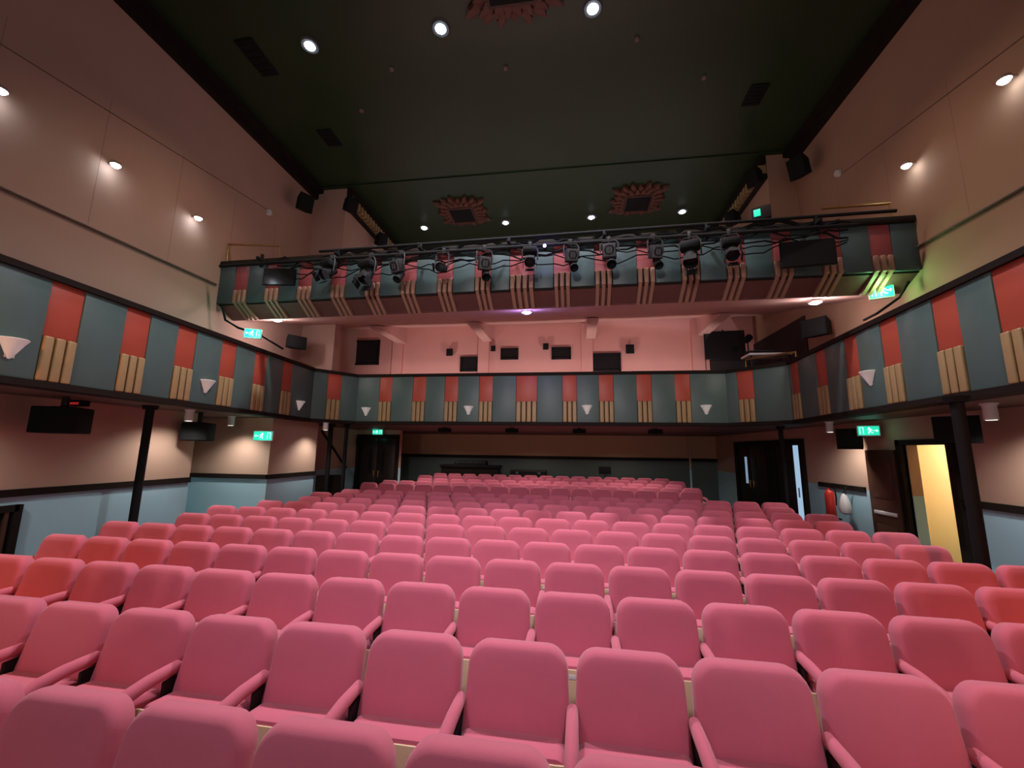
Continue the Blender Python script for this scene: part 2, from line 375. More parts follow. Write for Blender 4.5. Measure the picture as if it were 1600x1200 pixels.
# ------------------------------------------------------------------ seats (tip-up, cushions folded up)
def rrect(w, wt, h, rtp, rb, inset, n=6):
    w2 = w/2-inset; z0 = inset; z1 = h-inset; pts = []
    ra, rbb = max(rtp-inset, .012), max(rb-inset, .012)
    for cx, cz, r, a0 in ((w2-rbb, z0+rbb, rbb, -90), (w2-ra, z1-ra, ra, 0), (-w2+ra, z1-ra, ra, 90), (-w2+rbb, z0+rbb, rbb, 180)):
        for k in range(n+1):
            a = R(a0+90*k/n); pts.append((cx+r*math.cos(a), cz+r*math.sin(a)))
    return [(x*(1+(wt/w-1)*z/h), z) for x, z in pts]
def pillow(w, wt, h, rtp, rb, levels, Mx):
    mb = MB()
    mb.rings([[Mx @ Vector((x, d, z)) for x, z in rrect(w, wt, h, rtp, rb, i)] for i, d in levels])
    return mb
def make_seat():
    t = thing('theatre_seat', 'x', 'seat', (0, 0, 0), 0, 'red seats of the stalls')
    bk = Matrix.Translation((0, .055, .43)) @ Matrix.Rotation(R(-13), 4, 'X')
    pillow(.538, .494, .51, .105, .04, [(.03, .05), (.008, .043), (0, .03), (0, -.015), (.004, -.033), (.014, -.048), (.032, -.057), (.08, -.060), (.16, -.052)], bk).build('backrest', M['seat'], t, False)
    cu = Matrix.Translation((0, -.06, .255)) @ Matrix.Rotation(R(-6), 4, 'X')
    pillow(.505, .505, .345, .05, .03, [(.03, -.108), (.008, -.10), (0, -.08), (0, .05), (.008, .065), (.03, .074), (.09, .078)], cu).build('seat', M['seat'], t, False)
    MB().box((0, -.106, .122), (.538, .014, .40), cu, .004).build('seat_panel', M['ply'], t, False)
    MB().box((0, -.116, .285), (.042, .006, .024), cu, .002).build('number_plate', M['plate'], t, False)
    def arm(x): return MB().tube([(x, .10, .675), (x, .07, .688), (x, -.08, .683), (x, -.2, .665), (x, -.27, .63), (x, -.305, .58), (x, -.31, .53)], [.018, .027, .029, .030, .030, .028, .016], 12, [.018, .031, .035, .038, .038, .032, .016])
    arm(-.272).build('armrest', M['seat'], t, False)
    MB().box((-.272, .06, .33), (.026, .12, .62), None, .008).box((-.272, .0, .015), (.05, .30, .03), None, .006).build('leg', M['steel'], t, False)
    return t
SROT = R(-1.2)
seat0 = make_seat(); used = [False]; seat0.rotation_euler.z = SROT
def place_seat(x, y, z, label, last=False, skip=()):
    if not used[0]:
        used[0] = True; seat0.location = (x, y, z); seat0['label'] = label; t = seat0
    else: t = dup(seat0, (x, y, z), label, skip)
    if last:
        for nm in ('armrest', 'leg'):
            for ch in list(t.children):
                if ch.name.split('.')[0] == nm and nm not in skip:
                    c = ch.copy(); COL.objects.link(c); c.parent = t; c.location.x = .544
    return t
ROWS = []
Yr = [1.522, 2.28] + [3.07+.783*k for k in range(9)]
OFF = [-.31, -.27, .01, .03, -.25, .02, -.25, .02, -.25, .02, -.25]
for k, (Y, off) in enumerate(zip(Yr, OFF)):
    xmin = -5.95 if Y < 7.5 else -5.55
    xs = [off+.545*i for i in range(-14, 12) if xmin <= off+.545*i <= (4.3 if k > 3 else 5.0)]
    ROWS.append((Y, 0, xs))
for j, (Y, z) in enumerate(((11.3, .0), (12.1, .02), (12.9, .05), (13.7, .09), (14.5, .12))):
    off = (-.25, .02)[j % 2]; xmin = -5.9 if j == 0 else (-5.7 if j == 1 else -5.15)
    ROWS.append((Y, z, [off+.545*i for i in range(-14, 12) if xmin <= off+.545*i <= 3.5]))
nseat = 0
for k, (Y, z, xs) in enumerate(ROWS):
    vis = []
    for x in xs:
        a = proj((x, Y, z+.7))
        if a and -150 < a[0] < 1760 and a[1] < 1330: vis.append(x)
    for i, x in enumerate(vis):
        lab = 'red upholstered theatre seat, %s from the left in the %s row from the stage' % (ORD[i+1], ORD[k+1])
        place_seat(x, Y-.165+math.tan(SROT)*(x+.2), z, lab, i == len(vis)-1, () if k < 7 else ('number_plate',) if k < 11 else ('number_plate', 'leg'))
        nseat += 1
print('SEATS', nseat)

# ------------------------------------------------------------------ lights fixtures
def lamp(kind, name, loc, energy, col, **kw):
    l = bpy.data.lights.new(name, kind); l.energy = energy; l.color = col
    for k, v in kw.items(): setattr(l, k, v)
    o = bpy.data.objects.new(name, l); COL.objects.link(o); o.location = loc; return o
def aim(o, p): o.rotation_euler = (Vector(p)-o.location).to_track_quat('-Z', 'Y').to_euler()
CW = (.88, .90, 1)
def ceiling_light(x, y, lab, e, col=CW, size=R(125)):
    t = thing('ceiling_light', lab, 'ceiling light', (x, y, ZT), 0, 'downlights in the ceiling')
    MB().lathe([(.09, -.03), (.14, -.035), (.16, -.01), (.16, 0), (.09, 0)], None, 20).build('rim', M['grey'], t, False)
    MB().lathe([(.001, -.065), (.05, -.06), (.09, -.03), (.09, -.005)], None, 16).build('bulb', M['bulb'], t, False)
    o = lamp('SPOT', 'downlight', (x, y, ZT-.1), e, col, spot_size=size, spot_blend=.9, shadow_soft_size=.1)
names = ('leftmost', 'second from left', 'third from left', 'rightmost')
for i, x in enumerate((-4.5, -2.1, .43, 2.85)): ceiling_light(x, 5.65, 'bright recessed ceiling downlight, %s of the front row' % names[i], 1180 if i in (1, 2) else 310, (.96, .91, 1) if i in (1, 2) else (1, .66, .46), R(118))
for i, x in enumerate((-4.57, -1.92, .72, 3.36)): ceiling_light(x, 11.7, 'recessed ceiling downlight above the gallery, %s of the rear row' % names[i], 170)
def wall_lamp(px, py, X, lab, e):
    p = at_x(px, py, X); s = 1 if X < 0 else -1
    t = thing('wall_lamp', lab, 'wall lamp', p, 0, 'downlights on the side walls')
    wx = (XL if X < 0 else XR) - p.x
    MB().lathe([(.065, -.01), (.065, .03), (.04, .05), (.015, .055)], None, 18).build('shade', M['joint'], t, False)
    MB().lathe([(.001, -.05), (.04, -.043), (.062, -.012), (.055, .005)], None, 14).build('bulb', M['bulb'], t, False)
    MB().tube([(0, 0, .03), (wx, 0, .03)], .016, 8).build('neck', M['joint'], t, False)
    lamp('SPOT', 'wall_light', p+Vector((0, 0, -.06)), e, CW, spot_size=R(160), spot_blend=1, shadow_soft_size=.06)
wall_lamp(1, 140, XL+.14, 'small bright downlight fixed on the left wall, nearest the stage', 1.7)
wall_lamp(181, 257, XL+.14, 'small bright downlight fixed on the left wall, middle one', 1.7)
wall_lamp(310, 340, XL+.14, 'small bright downlight fixed on the left wall, nearest the gallery', 1.7)
wall_lamp(1569, 124, XR-.14, 'small bright downlight fixed on the right wall, nearest the stage', 1.7)
wall_lamp(1416, 258, XR-.14, 'small bright downlight fixed on the right wall, nearest the gallery', 1.7)
# ceiling roses: square plate with tiers of pointed leaves round a black grille
def rose(x, y, sc, lab):
    t = thing('ceiling_rose', lab, 'ceiling rose', (x, y, ZT), 0, 'ornate red ceiling roses')
    MB().box((0, 0, -.03), (1.24*sc, 1.24*sc, .06), None, .02).build('plate', M['rose2'], t, False)
    for name, n, r0, r1, wd, zz, ph in (('outer_leaves', 20, .40, .98, .13, -.055, 0), ('inner_leaves', 20, .34, .76, .11, -.10, .5)):
        b = MB()
        for k in range(n):
            a = 2*math.pi*(k+ph)/n
            sq = min(1.28, 1/max(abs(math.cos(a)), abs(math.sin(a))))
            T = Matrix.Rotation(a, 4, 'Z'); L = r1*sq*sc*(.80 if k % 2 and name == 'outer_leaves' else .9); q = r0*sc; w = wd*sc
            pts = [(q, 0), (q+(L-q)*.35, w), (q+(L-q)*.62, w*.6), (q+(L-q)*.74, w*.72), (L, 0), (q+(L-q)*.74, -w*.72), (q+(L-q)*.62, -w*.6), (q+(L-q)*.35, -w)]
            lo = [T @ Vector((u, v, zz+.045)) for u, v in pts]
            hi = [T @ Vector((q+(u-q)*.97, v*.8, zz-(.035 if 1 <= j <= 3 or 5 <= j <= 7 else .005))) for j, (u, v) in enumerate(pts)]
            b.rings([lo, hi])
        b.build(name, M['rose'], t, False, smooth=False)
    MB().box((0, 0, -.13), (.86*sc, .86*sc, .07), None, .02).build('frame', M['rose2'], t, False)
    MB().box((0, 0, -.165), (.74*sc, .74*sc, .03), None, .006).build('grille', M['black'], t, False)
rose(-3.1, 10.95, .86, 'ornate red star-shaped ceiling rose above the gallery, left one')
rose(1.96, 10.95, .86, 'ornate red star-shaped ceiling rose above the gallery, right one')
p = at_z(795, -48, ZT); rose(p.x, p.y, .92, 'ornate red ceiling rose cut by the top edge of the photo')
def vent(px, py, lab, w=.5, d=.3):
    p = at_z(px, py, ZT)
    t = thing('ceiling_vent', lab, 'vent', (p.x, p.y, ZT))
    MB().box((0, 0, -.015), (w, d, .03), None, .006).build('frame', M['black'], t, False)
    b = MB()
    for k in range(5): b.box((0, -d*.36+k*d*.18, -.035), (w*.86, d*.07, .016), None, 0)
    b.build('louvre', M['grille'], t, False)
vent(402, 90, 'long black vent in the ceiling near the left wall', .34, .7)
vent(515, 215, 'black vent in the ceiling towards the left pier', .34, .5)
vent(1180, 148, 'black vent in the ceiling towards the right wall', .34, .5)
for px, py, lab in ((612, 107, 'small pale ceiling sensor, nearest the left vents'), (790, 105, 'small dark ceiling sensor near the middle of the ceiling'), (995, 60, 'small pale ceiling sensor right of the middle lights'), (565, 172, 'small ceiling sensor below the left bright lights'), (1100, 120, 'small ceiling sensor left of the right vent')):
    p = at_z(px, py, ZT)
    o = MB().lathe([(.045, 0), (.045, -.03), (.03, -.05), (.001, -.05)], Matrix.Translation((p.x, p.y, ZT)), 12).build('ceiling_sensor', M['soffit'])
    tag(o, lab, 'sensor')

# ------------------------------------------------------------------ exit signs
def exit_sign(p, w, h, rz, lab, flip=1, e=4, col=(.15, 1, .7)):
    t = thing('exit_sign', lab, 'exit sign', p, rz, 'green exit signs')
    MB().box((0, .02, 0), (w+.03, .05, h+.03), None, .006).build('housing', M['whiteplain'], t, False)
    MB().box((0, -.008, 0), (w, .008, h), None, 0).build('panel', M['green'], t, False)
    b = MB(); s = h*.5
    def q(pts): b.prism([(x*flip, z) for x, z in pts], -.016, -.0125)
    def limb(x0, z0, x1, z1, tk):
        d = Vector((x1-x0, z1-z0)); n = Vector((-d.y, d.x)).normalized()*tk/2
        q([(x0+n.x, z0+n.y), (x1+n.x, z1+n.y), (x1-n.x, z1-n.y), (x0-n.x, z0-n.y)])
    ox = -w*.05
    hd = [(ox+.12*s+s*.15*math.cos(k*math.pi/4), s*.62+s*.15*math.sin(k*math.pi/4)) for k in range(8)]; q(hd)
    limb(ox+.05*s, .45*s, ox-.08*s, -.1*s, .24*s)
    limb(ox+.05*s, .40*s, ox+.42*s, .2*s, .12*s); limb(ox, .42*s, ox-.35*s, .25*s, .12*s); limb(ox-.35*s, .25*s, ox-.45*s, 0, .11*s)
    limb(ox-.06*s, -.08*s, ox+.25*s, -.32*s, .15*s); limb(ox+.25*s, -.32*s, ox+.18*s, -.72*s, .13*s)
    limb(ox-.1*s, -.1*s, ox-.28*s, -.42*s, .15*s); limb(ox-.28*s, -.42*s, ox-.62*s, -.5*s, .13*s)
    # doorway
    limb(w*.26, -.75*s, w*.26, .75*s, .1*s); limb(w*.26, .72*s, w*.42, .72*s, .1*s); limb(w*.42, .75*s, w*.42, -.75*s, .1*s)
    # arrow
    limb(-w*.42, 0, -w*.22, 0, .14*s); q([(-w*.46, 0), (-w*.36, .32*s), (-w*.36, -.32*s)])
    b.build('pictogram', M['signw'], t, False, smooth=False)
    lamp('POINT', 'exit_glow', Vector(p)+Vector((math.sin(rz)*.2, -math.cos(rz)*.2, -.02)), e, col, shadow_soft_size=.08)
exit_sign(at_y(395, 521, 6.75), .26, .15, R(25), 'green exit sign below the left end of the gallery', 1, 8)
exit_sign(at_y(411, 681, 7.6), .36, .17, R(10), 'large green exit sign on the left wall under the circle', 1, 1.2)
exit_sign(at_y(590, 675, 12.78), .34, .15, 0, 'green exit sign above the dark door at the back left', 1, .4)
exit_sign(at_x(1357, 673, 5.05), .28, .15, R(-20), 'green exit sign under the right wing by the open doorway', -1, .3)
exit_sign(at_y(1377, 455, 6.95), .28, .2, R(-25), 'green exit sign below the right end of the gallery', -1, 9, (.35, 1, .35))

# ------------------------------------------------------------------ speakers
def speaker(p, w, h, d, rz, lab, tilt=0, wall=None, group=None):
    t = thing('loudspeaker', lab, 'speaker', p, rz, group, rx=tilt)
    MB().rings([[Vector((sx*w/2*k, y, sz*h/2*k)) for sx, sz in ((-1, -1), (1, -1), (1, 1), (-1, 1))] for y, k in ((d/2, .72), (-d/2+.02, 1), (-d/2, .98))]).build('cabinet', M['black'], t, False, smooth=False)
    MB().box((0, -d/2-.004, 0), (w*.9, .012, h*.9), None, .004).build('grille', M['grille'], t, False)
    L = .12 if wall is None else wall
    MB().box((0, d/2+L/2-.02, 0), (.05, L+.02, .05), None, .005).box((0, d/2+L-.02, 0), (.14, .02, .18), None, .004).build('bracket', M['steel'], t, False)
GS = 'black loudspeakers around the hall'
def spk(p, w, h, d, rz, lab, tilt=0): speaker(p, w, h, d, R(rz), lab, R(tilt), None, GS)
spk(at_x(475, 318, XL+.4), .34, .42, .3, 60, 'black wall speaker high on the left wall, left of the pier', 12)
spk(at_x(547, 321, -5.97+.3), .3, .4, .26, 60, 'black wall speaker just right of the left pier', 10)
spk(at_x(595, 376, -5.97+.3), .3, .4, .26, 60, 'small black wall speaker behind the left end of gallery', 10)
spk(at_x(1250, 262, XR-.35), .34, .45, .3, -60, 'black wall speaker high on the right wall', 12)
spk(at_x(1180, 278, 4.69-.3), .3, .4, .26, -60, 'black wall speaker by the gold cornice at right', 10)
spk(at_x(1145, 342, 4.69-.3), .3, .4, .26, -60, 'small black wall speaker above the right end of gallery', 10)
spk(at_x(461, 536, XL+.5), .42, .3, .3, 55, 'black speaker on the left wall under the gallery', 0)
spk(at_x(1278, 513, XR-.4), .45, .36, .34, -55, 'black speaker on the right wall under the gallery', 0)
def hung_speaker(p, w, h, d, rz, lab):
    t = thing('loudspeaker', lab, 'speaker', p, R(rz), GS)
    MB().box((0, 0, 0), (w, d, h), None, .015).build('cabinet', M['black'], t, False)
    MB().box((0, -d/2-.004, 0), (w*.92, .012, h*.9), None, .004).build('grille', M['grille'], t, False)
    zz = H(.60)-p.z
    MB().box((0, 0, (h/2+zz)/2), (.06, .06, zz-h/2), None, .004).box((0, 0, h/2), (w*.5, .05, .03), None, .004).build('bracket', M['steel'], t, False)
hung_speaker(at_x(97, 657, -6.45), .46, .33, .36, 30, 'large dark speaker under the left wing, nearest the stage')
hung_speaker(at_x(310, 675, -6.62), .42, .32, .34, 25, 'dark speaker under the left wing beside the recess')
spk(at_x(1330, 686, XR-.36), .36, .36, .3, -45, 'black speaker under the right wing beside the green sign', 0)
spk(at_x(1497, 672, XR-.42), .42, .34, .3, -45, 'dark speaker under the right wing behind the near post', 0)
for px, py, wh in ((695, 669, 'leftmost'), (800, 669, 'second from left'), (905, 669, 'third from left'), (1024, 672, 'rightmost')):
    p = at_y(px, py, 11.0); p.z = H(.60)-.08
    t = thing('soffit_speaker', 'small black speaker under the rear circle, ' + wh + ' of four', 'speaker', p, 0, 'small speakers under the rear circle')
    MB().box((0, 0, 0), (.34, .16, .11), None, .012).build('cabinet', M['black'], t, False)
    MB().box((0, -.085, 0), (.30, .01, .08), None, .003).build('grille', M['grille'], t, False)
    MB().box((0, 0, .066), (.1, .08, .03), None, .003).build('bracket', M['steel'], t, False)
for px, py, w, wh in ((703, 551, .2, 'left of the lowest left port'), (771, 545, .15, 'left of the middle port'), (853, 542, .17, 'above and left of the second middle port'), (984, 546, .24, 'right of the right port')):
    p = at_y(px, py, 12.2); spk(p, w, w*1.15, .14, 0, 'small black speaker on the pink wall, ' + wh)

# projection ports in circle back wall
for i, (px, py, w, h) in enumerate(((570, 551, 50, 40), (734, 569, 29, 22), (796, 553, 26, 16), (877, 552, 28, 17), (947, 566, 42, 26))):
    p = at_y(px, py, 12.28); k = 12.3/FPX*1.0
    W, Hh = w*k, h*k
    b = MB()
    for sx in (-1, 1): b.box((p.x+sx*W/2, 12.27, p.z), (.05, .06, Hh+.05))
    for sz in (-1, 1): b.box((p.x, 12.27, p.z+sz*Hh/2), (W+.05, .06, .05))
    o = struct('window_%d' % (i+1), b, M['black'])
    g = MB().box((p.x, 12.285, p.z), (W, .02, Hh)).build('window_pane', M['glassd'], o)

# displays
def display(p, w, h, rz, lab):
    t = thing('flat_display', lab, 'screen', p, rz)
    MB().box((0, 0, 0), (w, .04, h), None, .006).build('casing', M['black'], t, False)
    MB().box((0, -.022, 0), (w*.95, .006, h*.92)).build('screen', M['glassd'], t, False)
    MB().box((0, .06, .04), (.06, .1, .1), None, .004).box((0, .1, .1), (.05, .05, h*.9), None, .004).build('mount', M['steel'], t, False)
display(at_y(437, 433, 6.55), .60, .33, R(8), 'black flat screen hung on the left end of the gallery front')
display(at_y(1262, 396, 6.38), .74, .42, R(-6), 'black flat screen hung on the right end of the gallery front')
display(at_y(1132, 539, 11.9), 1.05, .8, R(-5), 'large black screen at the right of the pink circle wall')
# equipment in the right bay of the circle
FZ = H(.74)
p = at_y(1203, 556, 10.4); p.x = 4.72
t = thing('equipment_table', 'white topped equipment table in the dark right bay of the circle', 'table', (p.x, p.y, FZ))
MB().box((0, 0, p.z-FZ), (.95, .5, .05), None, .01).build('table_top', M['whiteplain'], t, False)
for sx in (-1, 1):
    for sy in (-1, 1): MB().box((sx*.42, sy*.2, (p.z-FZ)/2), (.04, .04, p.z-FZ)).build('leg', M['steel'], t, False)
t = thing('control_desk', 'black sloping control desk on the white table in the bay', 'control desk', (4.6, 10.4, p.z+.025))
MB().rings([[Vector((x, y, z)) for y, z in ((-.18, 0), (.18, 0), (.18, .14), (-.18, .05))] for x in (-.3, .3)]).build('body', M['black'], t, False, smooth=False)
b = MB()
for k in range(8): b.box((-.24+k*.068, 0, .105), (.03, .2, .02), Matrix.Rotation(R(14), 4, 'X'))
b.build('faders', M['grey'], t, False)
q = at_y(1168, 530, 11.3)
t = thing('tripod_lamp', 'small black lamp on a stand right of the circle screen', 'stage light', (q.x, q.y, FZ))
hh = q.z-FZ
MB().tube([(0, 0, 0), (0, 0, hh)], .018, 8).build('pole', M['steel'], t, False)
for k in range(3):
    a = k*2.094; MB().tube([(0, 0, .4), (.3*math.cos(a), .3*math.sin(a), .01)], .014, 6).build('leg', M['steel'], t, False)
MB().lathe([(.07, -.12), (.09, .0), (.09, .12)], Matrix.Translation((0, 0, hh)) @ Matrix.Rotation(R(80), 4, 'X'), 14).build('head', M['black'], t, False)

# ------------------------------------------------------------------ lighting bar and lanterns
PY, PZ = 6.42, H(3.40)
bar = thing('lighting_bar', 'long black lighting bar along the gallery front', 'lighting bar', (-.8, PY, PZ))
MB().tube([(XL+.3, PY, PZ), (4.3, PY, PZ)], .030, 10).build('pipe', M['black'], bar)
MB().tube([(-4.6, PY+.1, PZ+.22), (4.9, PY+.1, PZ+.24)], .026, 10).build('upper_pipe', M['black'], bar)
for k in range(7):
    x = -5.8+k*1.6
    MB().box((x, PY+.11, PZ+.12), (.05, .26, .05), None, .004).box((x, PY+.1, PZ+.11), (.04, .05, .26), None, .004).build('bracket', M['black'], bar)
random.seed(9)
for c in range(5):
    pts = []; ph = random.random()*6; fr = .35+.25*random.random(); am = .05+.11*random.random(); base = .10-.07*c
    for k in range(66): pts.append((-5.4+k*.148, PY+.05+.03*math.sin(k*1.3+ph)+.02*c, PZ+base-am*abs(math.sin(k*fr+ph))+.025*math.sin(k*2.1+c)))
    MB().tube(pts, .016 if c < 3 else .011, 6).build('cable', M['black'], bar)
pts = []
for k in range(50): pts.append((-4.2+k*.17, PY+.13, PZ+.16+.05*math.sin(k*.9)+.04*math.sin(k*2.3)))
MB().tube(pts, .035, 6).build('cable', M['black'], bar)
bar.rotation_euler.z = GROT
def lantern(px, py, sq, lab, rz, tilt, sc):
    p = at_y(px, py, 6.30)
    p = at_y(px, py, 6.30+math.tan(GROT)*(p.x+.8))
    t = thing('stage_light', lab, 'stage light', p, R(rz), 'stage lights on the gallery bar')
    T = Matrix.Rotation(R(tilt), 4, 'X') @ Matrix.Scale(sc, 4)
    if sq:
        MB().box((0, .0, 0), (.22, .16, .23), T, .015).build('housing', M['steel'], t, False)
        MB().box((0, -.09, 0), (.19, .02, .20), T, .004).build('face', M['grey'], t, False)
        b = MB()
        b.lathe([(.075, 0), (.075, .012), (.06, .012), (.06, 0)], T @ Matrix.Translation((0, -.1, 0)) @ Matrix.Rotation(R(90), 4, 'X'), 16, caps=False)
        for k in range(3): b.box((-.05+k*.05, -.106, 0), (.006, .006, .17), T)
        b.build('guard', M['black'], t, False)
        MB().lathe([(.06, -.08), (.075, .06), (.078, .14), (.068, .14), (.05, .02)], T @ Matrix.Translation((.03, -.02, -.17)) @ Matrix.Rotation(R(120), 4, 'X'), 14).build('snoot', M['black'], t, False)
    else:
        X = T @ Matrix.Rotation(R(90), 4, 'X')
        MB().lathe([(.05, -.20), (.085, -.17), (.09, -.05), (.10, -.03), (.10, .13), (.09, .13), (.08, .09), (.001, .088)], X, 18).build('housing', M['black'], t, False)
        MB().lathe([(.001, .105), (.05, .10), (.078, .092)], X, 16, caps=False).build('lens', M['blackgloss'], t, False)
        b = MB()
        b.box((-.12, -.18, 0), (.006, .12, .16), T); b.box((.12, -.18, 0), (.006, .12, .16), T); b.box((0, -.18, -.12), (.16, .12, .006), T); b.box((0, -.17, .12), (.16, .10, .006), T)
        b.build('barn_door', M['black'], t, False)
        if tilt > 34: MB().box((0, 0, .17), (.26, .2, .12), Matrix.Scale(sc, 4), .03).build('moving_head_base', M['black'], t, False)
    hz = PZ - p.z; a = .14*sc
    MB().tube([(-a, 0, 0), (-a, .02, hz*.6), (-.1, .04, hz*.82), (.1, .04, hz*.82), (a, .02, hz*.6), (a, 0, 0)], .013, 6).build('yoke', M['steel'], t, False)
    MB().box((0, PY-6.30, hz), (.06, .11, .10), None, .01).box((0, .05, hz*.9), (.03, .05, .12), None, .004).build('clamp', M['steel'], t, False)
LN = [(512, 426, 0, .95, 40), (573, 429, 0, 1.1, 62), (621, 416, 1, .95, 24), (690, 418, 0, .8, 20), (757, 412, 1, .95, 20), (828, 406, 0, .9, 45), (893, 400, 1, .88, 14), (952, 393, 1, 1.0, 12), (1025, 394, 1, .88, 22), (1079, 402, 0, 1.1, 58), (1143, 394, 0, .95, 48)]
for i, (px, py, sq, sc, ti) in enumerate(LN):
    lantern(px, py, sq, '%s stage light on the gallery bar, %s from left' % ('square grey-faced' if sq else 'round black', ORD[i+1]), random.uniform(-25, 25), ti, sc)
p = at_y(851, 384, 6.3)
t = thing('bar_lamp', 'tiny violet lamp glowing on the gallery lighting bar', 'lamp', p)
MB().lathe([(.03, 0), (.035, .04), (.02, .12)], Matrix.Rotation(R(-90), 4, 'X'), 12).build('housing', M['black'], t, False)
MB().lathe([(.001, -.02), (.024, -.012), (.028, 0)], Matrix.Rotation(R(-90), 4, 'X'), 12).build('lens', M['violet'], t, False)
lamp('POINT', 'violet_glow', p+Vector((0, -.1, .0)), 2.5, (.3, .2, 1), shadow_soft_size=.03)
# soffit lamps
def soffit_lamp(px, py, Y, lab, mt, e, col):
    p = at_y(px, py, Y)
    zs = H(2.58+(Y-7.16)*.2568)
    p.z = zs-.02
    t = thing('soffit_lamp', lab, 'lamp', p)
    MB().lathe([(.10, -.02), (.11, 0), (.07, .03), (.06, .03)], None, 16).build('rim', M['whiteplain'], t, False)
    MB().lathe([(.001, -.05), (.05, -.04), (.075, -.015), (.06, .0)], None, 14).build('bulb', M[mt], t, False)
    lamp('POINT', 'soffit_light', p+Vector((0, -.0, -.18)), e, col, shadow_soft_size=.07)
soffit_lamp(823, 493, 7.7, 'glowing violet lamp under the middle of the gallery', 'violet', 14, (.40, .30, 1))
soffit_lamp(432, 506, 7.6, 'white lamp under the gallery near the left exit sign', 'bulb', 22, (1, .82, .82))
soffit_lamp(1275, 479, 7.6, 'white lamp under the gallery near the right wall', 'bulb', 22, (1, .82, .82))

# under-balcony spots
def under_spot(x, y, lab, e, tgt, size=95):
    t = thing('soffit_spotlight', lab, 'spotlight', (x, y, H(.60)), 0)
    MB().lathe([(.05, -.19), (.06, -.19), (.06, -.02), (.075, -.02), (.075, 0)], None, 16, caps=False).build('barrel', M['whiteplain'], t, False)
    MB().lathe([(.001, -.17), (.05, -.165)], None, 14, caps=False).build('bulb', M['bulbw'], t, False)
    o = lamp('SPOT', 'under_light', (x, y, H(.38)), e, (1, .92, .88), spot_size=R(size), spot_blend=.9, shadow_soft_size=.06); aim(o, tgt)
under_spot(-6.35, 6.1, 'white cylinder spotlight under the left wing by the near post', 40, (-6.85, 6.1, 0), 145)
under_spot(-6.75, 7.42, 'white cylinder spotlight under the left wing by the recess', 55, (-6.8, 7.8, 0), 130)
under_spot(-5.75, 9.1, 'white cylinder spotlight under the far left corner', 46, (-6.3, 9.0, 0), 120)
under_spot(4.75, 8.3, 'white cylinder spotlight under the right wing', 55, (5.25, 8.5, 0), 145)
under_spot(-6.3, 3.4, 'white cylinder spotlight under the left wing nearest the stage', 36, (-6.85, 3.4, 0), 145)
under_spot(4.7, 5.3, 'white cylinder spotlight under the right wing nearest the stage', 46, (5.25, 5.2, 0), 145)
p = at_z(125, 626, H(.60))
t = thing('alarm_sounder', 'small dark box with dim red light under the left wing', 'alarm', p)
MB().box((0, 0, -.04), (.2, .12, .08), None, .01).build('housing', M['black'], t, False)
MB().box((0, -.062, -.045), (.14, .01, .03), None, .002).build('red_light', M['redled'], t, False)
for px, py, X, lab in ((421, 332, XL+.05, 'small white sensor on the upper left wall'), (1308, 271, XR-.05, 'small white sensor on the upper right wall')):
    p = at_x(px, py, X); s = 1 if X < 0 else -1
    t = thing('wall_sensor', lab, 'sensor', p)
    MB().box((-s*.035, 0, 0), (.03, .08, .12), None, .008).build('back_plate', M['whiteplain'], t, False)
    MB().lathe([(.05, -.05), (.055, 0), (.03, .06)], None, 14).build('head', M['whiteplain'], t, False)

# ------------------------------------------------------------------ doors
def door(i, a, bb, face, glass, leafs=2, gap=False):
    P0, P1 = Vector((a[0], a[1], 0)), Vector((bb[0], bb[1], 0)); Mx, L = seg_matrix(P0, P1)
    hgt = face
    b = MB(); b.box((-.05, -.03, hgt/2), (.1, .1, hgt), Mx).box((L+.05, -.03, hgt/2), (.1, .1, hgt), Mx).box((L/2, -.03, hgt+.05), (L+.2, .1, .1), Mx)
    fr = struct('door_%d' % i, b, M['ledge'])
    for k in range(leafs):
        w = L/leafs; xc = w*(k+.5)
        lf = MB().box((xc, -.015, hgt/2), (w-.01, .05, hgt-.01), Mx, .006).build('leaf', M['doorw'], fr)
        MB().box((xc+(.15 if k == 0 else -.15)*w, -.043, hgt*.66), (w*.14, .012, hgt*.36), Mx).build('vision_panel', M[glass if k == 0 else 'glassd'], lf)
        MB().box((xc+(.38 if k == 0 else -.38)*w, -.06, hgt*.48), (.04, .03, .22), Mx, .008).build('handle', M['brass'], lf)
    if gap: MB().box((L-.14, -.05, hgt*.5), (.26, .02, hgt*.96), Mx).build('lit_gap_strip', M['gapb'], fr)  # glowing strip stands in for light through the ajar gap
door(1, (-6.85, 12.89), (-5.6, 12.89), 2.25, 'grille')
door(2, (5.29, 14.0), (5.29, 12.0), 2.15, 'glassb')
door(3, (5.29, 11.6), (5.29, 10.35), 2.15, 'glassd', 1, True)
# open doorway on the right
b = MB().bb((XR-.06, 6.52, 0), (XR+.2, 6.62, H(.25))).bb((XR-.06, 7.44, 0), (XR+.04, 7.52, H(.25))).bb((XR-.06, 6.52, H(.17)), (XR+.2, 7.52, H(.25)))
fr = struct('door_4', b, M['ledge'])
lf = MB().box((XR-.06, 7.87, 1.0), (.05, .66, 1.98), None, .006).build('leaf', M['doorb'], fr)
MB().box((XR-.09, 7.87, .95), (.02, .5, .06), None, .006).build('push_bar', M['whiteplain'], lf)
for zz in (.45, 1.5): MB().box((XR-.09, 7.87, zz), (.016, .46, .62), None, .008).build('panel', M['doorb'], lf)
lamp('POINT', 'corridor_light', (6.0, 7.9, 2.1), 54, (1, .90, .70), shadow_soft_size=.15)
